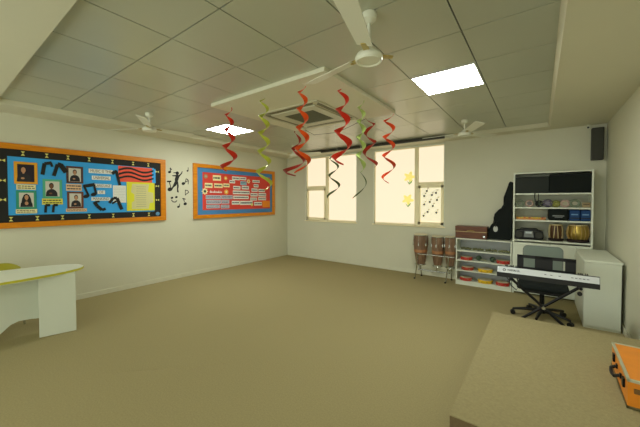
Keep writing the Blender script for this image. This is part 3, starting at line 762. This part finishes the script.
# xylophone
t = T('xylophone', 'toy xylophone with orange and yellow bars on the third shelf', 'xylophone', (-.115, 5.84, 1.195))
b = B(); b.box(-.195, .195, -.055, -.035, 0, .022, .002); b.box(-.195, .195, .03, .05, 0, .022, .002); b.box(-.195, -.18, -.055, .05, 0, .02); b.box(.18, .195, -.055, .05, 0, .02)
P('frame', b, mat('pale_orange_wood', (214, 150, 90), .5), t)
cols = [(222, 150, 50), (236, 190, 50), (230, 200, 60), (224, 140, 60), (232, 190, 60), (200, 110, 60), (236, 186, 50), (236, 200, 40), (240, 206, 30), (236, 196, 30), (214, 110, 60), (220, 150, 90)]
for k, c in enumerate(cols):
    x = -.178+k*.0325; P('tone_bar', B().box(x-.013, x+.013, -.075, .07, .023, .040, .003), mat(f'bar_paint_{k}', c, .35), t)
# bags on third shelf
t, w, d, h = soft_box('instrument_bag', 'black fabric bag with grey print in the middle of the third shelf', 'bag', .10, .352, 5.77, 5.98, 1.195, 1.375, BLACKF, None, .035)
b = B(); b.box(-w*.55, w*.55, -d-.004, -d+.004, h*.35, h*.45, .002); b.box(-w*.35, w*.4, -d-.004, -d+.004, h*.25, h*.32, .002); P('printed_patch', b, GREYL, t)
for x0, x1, lb in ((.357, .478, 'blue bag beside the black bag on the third shelf, left one of two'), (.482, .594, 'blue bag at the right end of the third shelf')):
    t, w, d, h = soft_box('drum_bag', lb, 'bag', x0, x1, 5.775, 5.96, 1.195, 1.365, BLUEB, 'two blue bags on the third shelf', .02)
    P('printed_patch', B().box(-w*.7, w*.6, -d-.003, -d+.004, h*.52, h*.62, .001), mat('light_blue_print', (110, 150, 190), .6), t)
    P('strap', B().box(-w*.98, w*.98, -d-.004, -d+.004, h*.22, h*.3, .001), BLACK, t)
# boombox
t = T('boombox', 'black portable stereo with silver centre on the lower bookcase shelf', 'stereo', (-.14, 5.86, .875))
bx = [(-.195, .02), (-.2, .07), (-.19, .13), (-.16, .152), (-.07, .165), (.07, .165), (.15, .152), (.185, .13), (.195, .07), (.19, .02), (.15, .006), (-.15, .006)]
P('body', B().prism(bx, 'y', -.08, .08, .012), BLACK, t, smooth=True)
P('control_panel', B().prism([(-.065, .04), (-.055, .14), (.055, .14), (.068, .04)], 'y', -.088, -.07, .004), mat('dull_silver', (120, 124, 124), .4), t)
P('display', B().box(-.04, .04, -.092, -.086, .10, .13, .002), mat('pale_grey_display', (190, 200, 205), .3), t)  # plain pale grey face without emission
for s in (-1, 1):
    b = B(); b.cyl((s*.13, -.088, .08), (s*.13, -.07, .08), .05, n=24); o = P('speaker_cone', b, SPEAK, t)
    b = B(); b.torus((s*.13, -.086, .08), .051, .005, 24, 6, MY); P('speaker_ring', b, BLACKM, o)
P('carry_handle', B().tube([(-.12, 0, .15), (-.1, 0, .178), (.1, 0, .178), (.12, 0, .15)], .008), BLACK, t, smooth=True)
P('foot', B().box(-.13, .13, -.05, .05, 0, .008), BLACK, t)
# tablas
def drum(x, label, r, h, shell, prof, straps, top):
    t = T('tabla_drum', label, 'tabla drum', (x, 5.895, .875), 0, 'pair of tabla drums on the lower bookcase shelf')
    P('cushion_ring', B().torus((0, 0, .022), r*.86, .022, 28, 8), mat('dark_cushion', (40, 26, 24), .8), t, smooth=True)
    P('shell', B().lathe([(r*a, .01+h*b_) for a, b_ in prof], n=32), shell, t, smooth=True)
    b = B(); N = straps
    pf = [(a*r+.003, .01+h*b_) for a, b_ in prof if b_ > .08]
    for k in range(N):
        a0 = 2*PI*k/N; a1 = a0+PI/N*(1 if k % 2 else -1)*.5
        pts = []
        for i, (rr, zz) in enumerate(pf):
            a = a0+(a1-a0)*i/(len(pf)-1); pts.append((rr*math.cos(a), rr*math.sin(a), zz))
        b.tube(pts, .0055, 5)
    P('lacing_straps', b, top, t)
    tr = prof[-1][0]*r
    P('drum_head', B().cyl((0, 0, h+.004), (0, 0, h+.014), tr+.004, n=32), HIDE, t)
    P('black_spot', B().cyl((0, 0, h+.014), (0, 0, h+.016), tr*.4, n=24), BLACKP, t)
    P('rim_braid', B().torus((0, 0, h+.002), tr+.003, .008, 32, 6), STRAP, t, smooth=True)
drum(.203, 'smaller wooden tabla drum with striped lacing on the bookcase', .088, .245, TABW, [(.7, 0), (.95, .15), (1, .35), (.98, .6), (.9, .85), (.82, 1)], 10, STRAP)
drum(.462, 'larger round brass tabla drum at the right end of the lower bookcase shelf', .128, .25, BRASS, [(.45, 0), (.8, .12), (1, .4), (1, .6), (.9, .85), (.78, 1)], 14, mat('brass_lacing', (180, 150, 90), .6))

# ------------------------------------------------------------------ congas on a stand
def conga(x, y, z0, H, r, label, dark=CONGA):
    t = T('conga_drum', label, 'conga drum', (x, y, z0), 0, 'three conga drums on a chrome stand')
    P('shell', B().lathe([(r*.62, 0), (r*.72, H*.12), (r*.88, H*.38), (r*1.0, H*.62), (r*1.0, H*.8), (r*.94, H*.965)], n=32), dark, t, smooth=True)
    P('drum_head', B().cyl((0, 0, H*.965), (0, 0, H), r*.93, n=32), HIDE, t)
    P('rim', B().torus((0, 0, H*.965), r*.97, .007, 32, 6), CHROME, t, smooth=True)
    P('shell_band', B().lathe([(r*.925, H*.40), (r*.965, H*.47), (r*.955, H*.49), (r*.915, H*.42)], n=32), CONGAB, t, smooth=True)
    for k in range(6):
        a = 2*PI*k/6+.55
        c, s = math.cos(a), math.sin(a)
        b = B(); b.cyl((r*1.02*c, r*1.02*s, H*.97), (r*1.06*c, r*1.06*s, H*.70), .004, n=6); b.box(r*1.03*c-.01, r*1.03*c+.01, r*1.03*s-.01, r*1.03*s+.01, H*.62, H*.72, .003)
        P('tuning_lug', b, CHROME, t)
CY = 5.84
conga(-1.865, CY, .27, .575, .133, 'leftmost and largest brown conga drum on the chrome stand')
conga(-1.545, CY, .285, .545, .112, 'middle brown conga drum on the chrome stand')
conga(-1.318, CY, .30, .54, .10, 'right brown conga drum next to the low shelf unit')
t = T('conga_stand', 'chrome stand with two legs carrying the three conga drums', 'drum stand', (-1.6, CY-.02, 0))
b = B(); b.cyl((-.27, -.137, .48), (.38, -.137, .48), .009, n=10); P('upper_rail', b, CHROME, t, smooth=True)
b = B(); b.cyl((-.30, 0, .155), (.28, 0, .155), .011, n=10); P('lower_rail', b, CHROME, t, smooth=True)
for x in (-.30, .26):
    b = B(); b.tube([(x+.02, -.135, .48), (x, -.10, .26), (x-.02, -.13, .02), (x-.025, -.15, .012)], .011, 8); b.tube([(x+.04, .03, .26), (x+.035, .03, .20), (x+.02, .13, .02)], .011, 8)
    lg = P('leg', b, CHROME, t, smooth=True)
    P('rubber_foot', B().cyl((x-.025, -.15, 0), (x-.025, -.15, .022), .016, n=10).cyl((x+.02, .13, 0), (x+.02, .13, .022), .016, n=10), BLACK, lg)
b = B()
for x, rr in ((-.265, .085), (.055, .075), (.282, .066)): b.torus((x, .02, .262), rr+.012, .007, 24, 6)
P('cradle_ring', b, CHROME, t, smooth=True)
b = B()
for x, rr in ((-.265, .085), (.055, .075), (.282, .066)): b.cyl((x, .0, .155), (x, .01-rr, .262), .006, n=6)
P('cradle_arm', b, CHROME, t)

# ------------------------------------------------------------------ wall speaker, security camera
t = T('wall_speaker', 'tall black column speaker mounted high in the right back corner', 'speaker', (.672, YB, 2.10))
P('cabinet', B().box(-.068, .068, -.12, -.012, 0, .475, .01), mat('speaker_cabinet', (60, 60, 54), .6), t)
P('grille', B().box(-.058, .058, -.126, -.119, .01, .465, .003), SPEAK, t)
P('wall_bracket', B().box(-.02, .02, -.014, 0, .18, .3), BLACKM, t)
t = T('security_camera', 'tiny white security camera under the ceiling beside the black speaker', 'security camera', (.575, 6.03, ZS))
P('mount', B().cyl((0, 0, 0), (0, 0, -.015), .022), FANW, t); P('camera_body', B().cyl((0, .02, -.035), (-.01, -.05, -.05), .02), FANW, t, smooth=True)
P('lens', B().cyl((-.0105, -.05, -.05), (-.011, -.055, -.051), .014), BLACK, t)

# ------------------------------------------------------------------ stage platform and case
PZ = .25
t = T('stage_platform', 'low carpeted stage platform in the right foreground', 'stage platform', (.18, 2.83, 0))
P('carpet_top', B().box(-.59, .588, -1.0, 1.0, PZ-.008, PZ, .003), CARPET2, t)
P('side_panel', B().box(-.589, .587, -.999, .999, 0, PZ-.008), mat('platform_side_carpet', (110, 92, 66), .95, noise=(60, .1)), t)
t = T('instrument_case', 'orange hard instrument case with metal edges lying on the stage platform', 'case', (.435, 2.52, PZ), math.radians(-1.5))
W_, L_, H_ = .325, .60, .178
P('case_body', B().box(.004, W_-.004, .004, L_-.004, .004, H_-.004), CASE, t)
e = .008
for (a, c, lb) in (((0, 0, 0), (W_, 0, 0), 0), ((0, L_, 0), (W_, L_, 0), 0), ((0, 0, 0), (0, L_, 0), 0), ((W_, 0, 0), (W_, L_, 0), 0),
                ((0, 0, H_), (W_, 0, H_), 1), ((0, L_, H_), (W_, L_, H_), 1), ((0, 0, H_), (0, L_, H_), 1), ((W_, 0, H_), (W_, L_, H_), 1)):
    b = B(); x0, x1 = sorted((a[0], c[0])); y0, y1 = sorted((a[1], c[1])); z0 = 0 if a[2] == 0 else H_-2*e
    b.box(max(0, x0-e), min(W_, x1+e) if x0 != x1 else (2*e if x0 == 0 else W_), max(0, y0-e) if y0 != y1 else (0 if y0 == 0 else L_-2*e), min(L_, y1+e) if y0 != y1 else (2*e if y0 == 0 else L_), z0, z0+2*e, .002) if not (x0 == x1 and x0 > 0) else b.box(W_-2*e, W_, 0, L_, z0, z0+2*e, .002)
    P('metal_edge', b, ALU if lb else mat('dark_metal_edge', (120, 112, 80), .4, metal=.5), t)
b = B(); b.tube([(-.004, .21, .10), (-.03, .215, .085), (-.034, .26, .078), (-.034, .30, .078), (-.03, .345, .085), (-.004, .35, .10)], .010, 8); P('carry_handle', b, BLACK, t, smooth=True)
b = B(); b.box(-.006, .004, .195, .22, .085, .115, .002); b.box(-.006, .004, .34, .365, .085, .115, .002); P('handle_plate', b, BLACKM, t)
for y in (.10, .47):
    b = B(); b.box(-.008, .004, y-.02, y+.02, .085, .14, .002); P('latch', b, BLACKM, t)
b = B(); b.box(.03, W_-.02, -.003, .004, .112, .118); P('lid_seam', b, STRAPD, t)
b = B(); b.box(.03, .12, -.005, .002, .10, .13, .002); P('latch', b, mat('brown_latch', (120, 84, 40), .5), t)

# ------------------------------------------------------------------ keyboard on X stand, chair
kb = T('electronic_keyboard', 'electronic piano keyboard with silver back panel on an X stand', 'keyboard', (.046, 3.957, .628), math.radians(-1.8))
HL = .437
# local: x along length, y from rear (audience side, 0) to player side (+)
prof = [(0, 0), (0, .05), (.006, .055), (.028, .112), (.06, .116), (.12, .105), (.27, .065), (.275, .02), (.27, 0)]
def prx(pr_, m, name, x0, x1, par, label=None):
    b = B(); b.prism(pr_, 'x', x0, x1, 0); return P(name, b, m, par, label=label)
prx(prof, BLACK, 'keyboard_case', -HL, HL, kb)
prx([(.0, .053), (.002, .056), (.024, .110), (.03, .114), (.034, .108), (.012, .053)], SILVER, 'rear_panel', -HL+.004, HL-.004, kb, 'silver rear panel with dark maker name')
prx([(.14, .097), (.14, .102), (.268, .069), (.268, .062)], PAPER, 'white_keys', -HL+.05, HL-.05, kb)
b = B()
for k in range(52):
    if k % 7 in (2, 6): continue
    x = -HL+.06+k*(2*HL-.12)/52+.008; b.box(x-.004, x+.004, .145, .215, .085, .105, rot=None)
P('black_keys', b, BLACK, kb)
# music rest
b = B(); mz0, mz1 = .11, .262
for x0, x1, z0, z1 in ((-.25, .26, mz1-.035, mz1), (-.25, .26, mz0, mz0+.02), (-.25, -.19, mz0, mz1), (-.085, .07, mz0, mz1), (.172, .26, mz0, mz1)): b.box(x0, x1, .08, .087, z0, z1, .001)
P('music_rest', b, BLACKM, kb)
# lettering on rear panel (faces the camera side)
sl = math.atan2(.057, .022)
MK = Matrix.Translation((-HL+.16, .013, .082)) @ Matrix.Rotation(sl, 4, 'X')
MKo = Matrix.Translation((0, -.004, .002))
add_text(kb, 'YAMAHA', .034, MKo @ MK, INK, .12)
b = B(); b.torus((-HL+.072, .010, .082), .012, .003, 18, 6, Matrix.Rotation(sl, 3, 'X')); P('maker_emblem', b, INK, kb)
for k in range(4): pass
b = B()
for k, x in enumerate((.0, .05, .12, .22, .25, .28, .31, .34)): b.box(x, x+.018, .009, .016, .080, .086)
P('rear_socket_marks', b, INKG, kb)
# stand
t = T('keyboard_stand', 'black folding X stand under the electronic keyboard', 'keyboard stand', (.046, 4.085, 0), math.radians(-1.8))
for k, (s, yy) in enumerate(((1, -.02), (-1, .02))):
    b = B(); b.tube([(-s*.30, yy, .595), (s*.33, yy, .03)], .015, 8)
    lg = P('cross_leg', b, BLACKM, t, smooth=True)
    b = B(); b.cyl((-s*.30, -.13, .61), (-s*.30, .17, .61), .015, n=10); P('top_bar', b, BLACKM, lg, smooth=True)
    b = B(); b.cyl((s*.33, -.09, .016), (s*.33, .24, .016), .016, n=10); P('floor_bar', b, BLACKM, lg, smooth=True)
    for y in (-.09, .21): P('rubber_foot', B().cyl((s*.33, y, .017), (s*.33, y+.03, .017), .017, n=10), BLACK, lg)
P('pivot_bolt', B().cyl((.0, -.05, .325), (0, .05, .325), .018, n=12), CHROME, t)
P('locking_knob', B().cyl((.29, -.16, .565), (.29, -.13, .565), .02, n=12), BLACK, t)
b = B(); b.tube([(-.30, 3.98, .636), (-.27, 3.96, .60), (-.25, 3.97, .54), (-.20, 3.97, .50), (-.18, 3.98, .54), (-.19, 3.99, .60), (-.2, 4.0, .636)], .006, 7)
tag(P('power_cable', b, BLACK, smooth=True), 'black cable looping under the left end of the keyboard', 'cable')

t = T('office_chair', 'swivel office chair with grey mesh back and black seat behind the keyboard', 'chair', (.035, 4.72, 0), 0)
b = B(); SB = .26
b.box(-SB, SB, -.235, .20, .385, .455, .03, seg=3); P('seat', b, BLACKF, t, smooth=True)
P('seat_pan', B().box(-.2, .2, -.18, .16, .345, .385, .01), BLACK, t)
def rr(w, z0, z1, r, n=6):
    pts = []
    for cx, cz, a0 in ((w-r, z1-r, 0), (-w+r, z1-r, PI/2), (-w+r, z0+r, PI), (w-r, z0+r, 1.5*PI)):
        for i in range(n+1): a = a0+PI/2*i/n; pts.append((cx+r*math.cos(a), cz+r*math.sin(a)))
    return pts
b = B(); b.prism(rr(.205, .47, .885, .05), 'y', .20, .212, .003); P('mesh_back', b, GREYMESH, t)
b = B(); b.tube([(x, .206, z) for x, z in rr(.208, .468, .888, .05)+rr(.208, .468, .888, .05)[:1]], .009, 6); P('back_frame', b, mat('grey_frame', (120, 128, 124), .5), t, smooth=True)
b = B(); b.box(-.17, .17, .212, .235, .60, .68, .008); b.box(-.03, .03, .225, .245, .37, .75, .006); b.box(-.03, .03, -.05, .24, .36, .385, .005); P('back_support', b, BLACK, t)
P('gas_lift', B().cyl((0, 0, .11), (0, 0, .35), .026), BLACKM, t, smooth=True)
P('hub', B().cyl((0, 0, .07), (0, 0, .125), .045), BLACK, t, smooth=True)
for k in range(5):
    a = math.radians(-100+72*k); c, s = math.cos(a), math.sin(a)
    lg = P('base_leg', B().tube([(0, 0, .10), (.16*c, .16*s, .095), (.31*c, .31*s, .072)], [.026, .02, .015], 8), BLACK, t, smooth=True)
    x, y = .31*c, .31*s
    cs = B(); cs.cyl((x-.012*s-.012*s, y+.012*c+.012*c, .028), (x-.004*s, y+.004*c, .028), .028, n=14); cs.cyl((x+.024*s, y-.024*c, .028), (x+.004*s, y-.004*c, .028), .028, n=14); cs.cyl((x, y, .03), (x, y, .075), .007, n=8)
    P('castor', cs, BLACK, lg, smooth=True)

# ------------------------------------------------------------------ desk on the left and yellow chair
t = T('crescent_desk', 'white curved desk with yellow green edge at the left side of the room', 'desk', (-4.6, .2, 0))
N = 40
top = []
for i in range(N):
    a = 2*PI*i/N
    c, s = math.cos(a), math.sin(a)
    ex = .36*(abs(c)**.85)*(1 if c > 0 else -1); ey = 1.02*(abs(s)**.75)*(1 if s > 0 else -1)
    top.append((ex+.02, ey))
b = B(); b.prism([(x*.992, y*.996) for x, y in top], 'z', .668, .7005, .002); P('desk_top', b, WHITE, t)
b = B(); b.prism(top, 'z', .672, .695, .003); P('edge_band', b, YEDGE, t, label='yellow green edge band')
a = math.atan2(.075, .304)
Rz = Matrix.Rotation(-(-a), 4, 'Z')
for s in (1, -1):
    b = B(); b.box(-.20, 0, 0, .313, 0, .668, .003)
    b.bm.transform(Matrix.Translation((.225, .572, 0)) @ Matrix.Rotation(-a, 4, 'Z'))
    if s < 0: b.bm.transform(Matrix.Diagonal((1, -1, 1, 1)))
    P('pedestal', b, WHITE2, t)
arch = [(-.61, .17), (-.5, .18), (-.42, .15), (-.34, .09), (-.24, .0), (.2, .0), (.24, .03), (.30, .09), (.38, .165), (.44, .185), (.52, .18), (.61, .165), (.61, .668), (-.61, .668)]
b = B(); b.prism(arch, 'x', .025, .045); P('modesty_panel', b, WHITE2, t)

t = T('moulded_chair', 'yellow plastic chair between the curved desk and the left wall', 'chair', (-5.2, .58, 0))
def shell(x0, pts):
    b = B(); rows = []
    return b
b = B(); rows = []
n = 12
for i in range(n+1):
    u = -1+2*i/n; y = .2*u; x = -.16+.05*u*u
    zt = .715-.065*(abs(u)**3)
    rows.append((x, y, zt))
V = []
for x, y, zt in rows:
    V.append([b.bm.verts.new((x, y, .47)), b.bm.verts.new((x-.04, y, zt)), b.bm.verts.new((x-.055, y, zt)), b.bm.verts.new((x-.015, y, .47))])
for p, q_ in zip(V, V[1:]):
    for k in range(4): b.bm.faces.new((p[k], q_[k], q_[(k+1) % 4], p[(k+1) % 4]))
b.bm.faces.new(V[0]); b.bm.faces.new(V[-1][::-1])
P('backrest', b, YPLAST, t, smooth=True)
P('seat', B().box(-.19, .2, -.19, .19, .41, .435, .01), YPLAST, t)
b = B(); b.tube([(-.17, -.12, .43), (-.178, -.12, .55)], .011, 6); b.tube([(-.17, .12, .43), (-.178, .12, .55)], .011, 6); P('back_post', b, CHROME, t)
for x in (-.16, .17):
    for y in (-.16, .16): P('leg', B().tube([(x*.9, y*.9, .41), (x*1.1, y*1.1, 0)], .011, 8), CHROME, t, smooth=True)

# ------------------------------------------------------------------ light from the open side, world
w = bpy.data.worlds.new('world'); sc.world = w; w.use_nodes = True
bg = w.node_tree.nodes['Background']; bg.inputs['Color'].default_value = (.93, 1.0, .88, 1); bg.inputs['Strength'].default_value = 2.3

# ------------------------------------------------------------------ camera
cam = bpy.data.cameras.new('camera'); co = bpy.data.objects.new('camera', cam); COL.objects.link(co)
cam.sensor_width = 36; cam.sensor_fit = 'HORIZONTAL'; cam.lens = 36*298/640
cam.shift_y = -(213.5-207)/640
cam.clip_start = .02
co.location = (0, 0, 1.5)
co.rotation_euler = (math.radians(90-1.25), 0, math.atan(220/298))
sc.camera = co
vs = sc.view_settings
vs.view_transform = 'Standard'; vs.look = 'None'; vs.exposure = 0; vs.gamma = 1; vs.use_curve_mapping = False
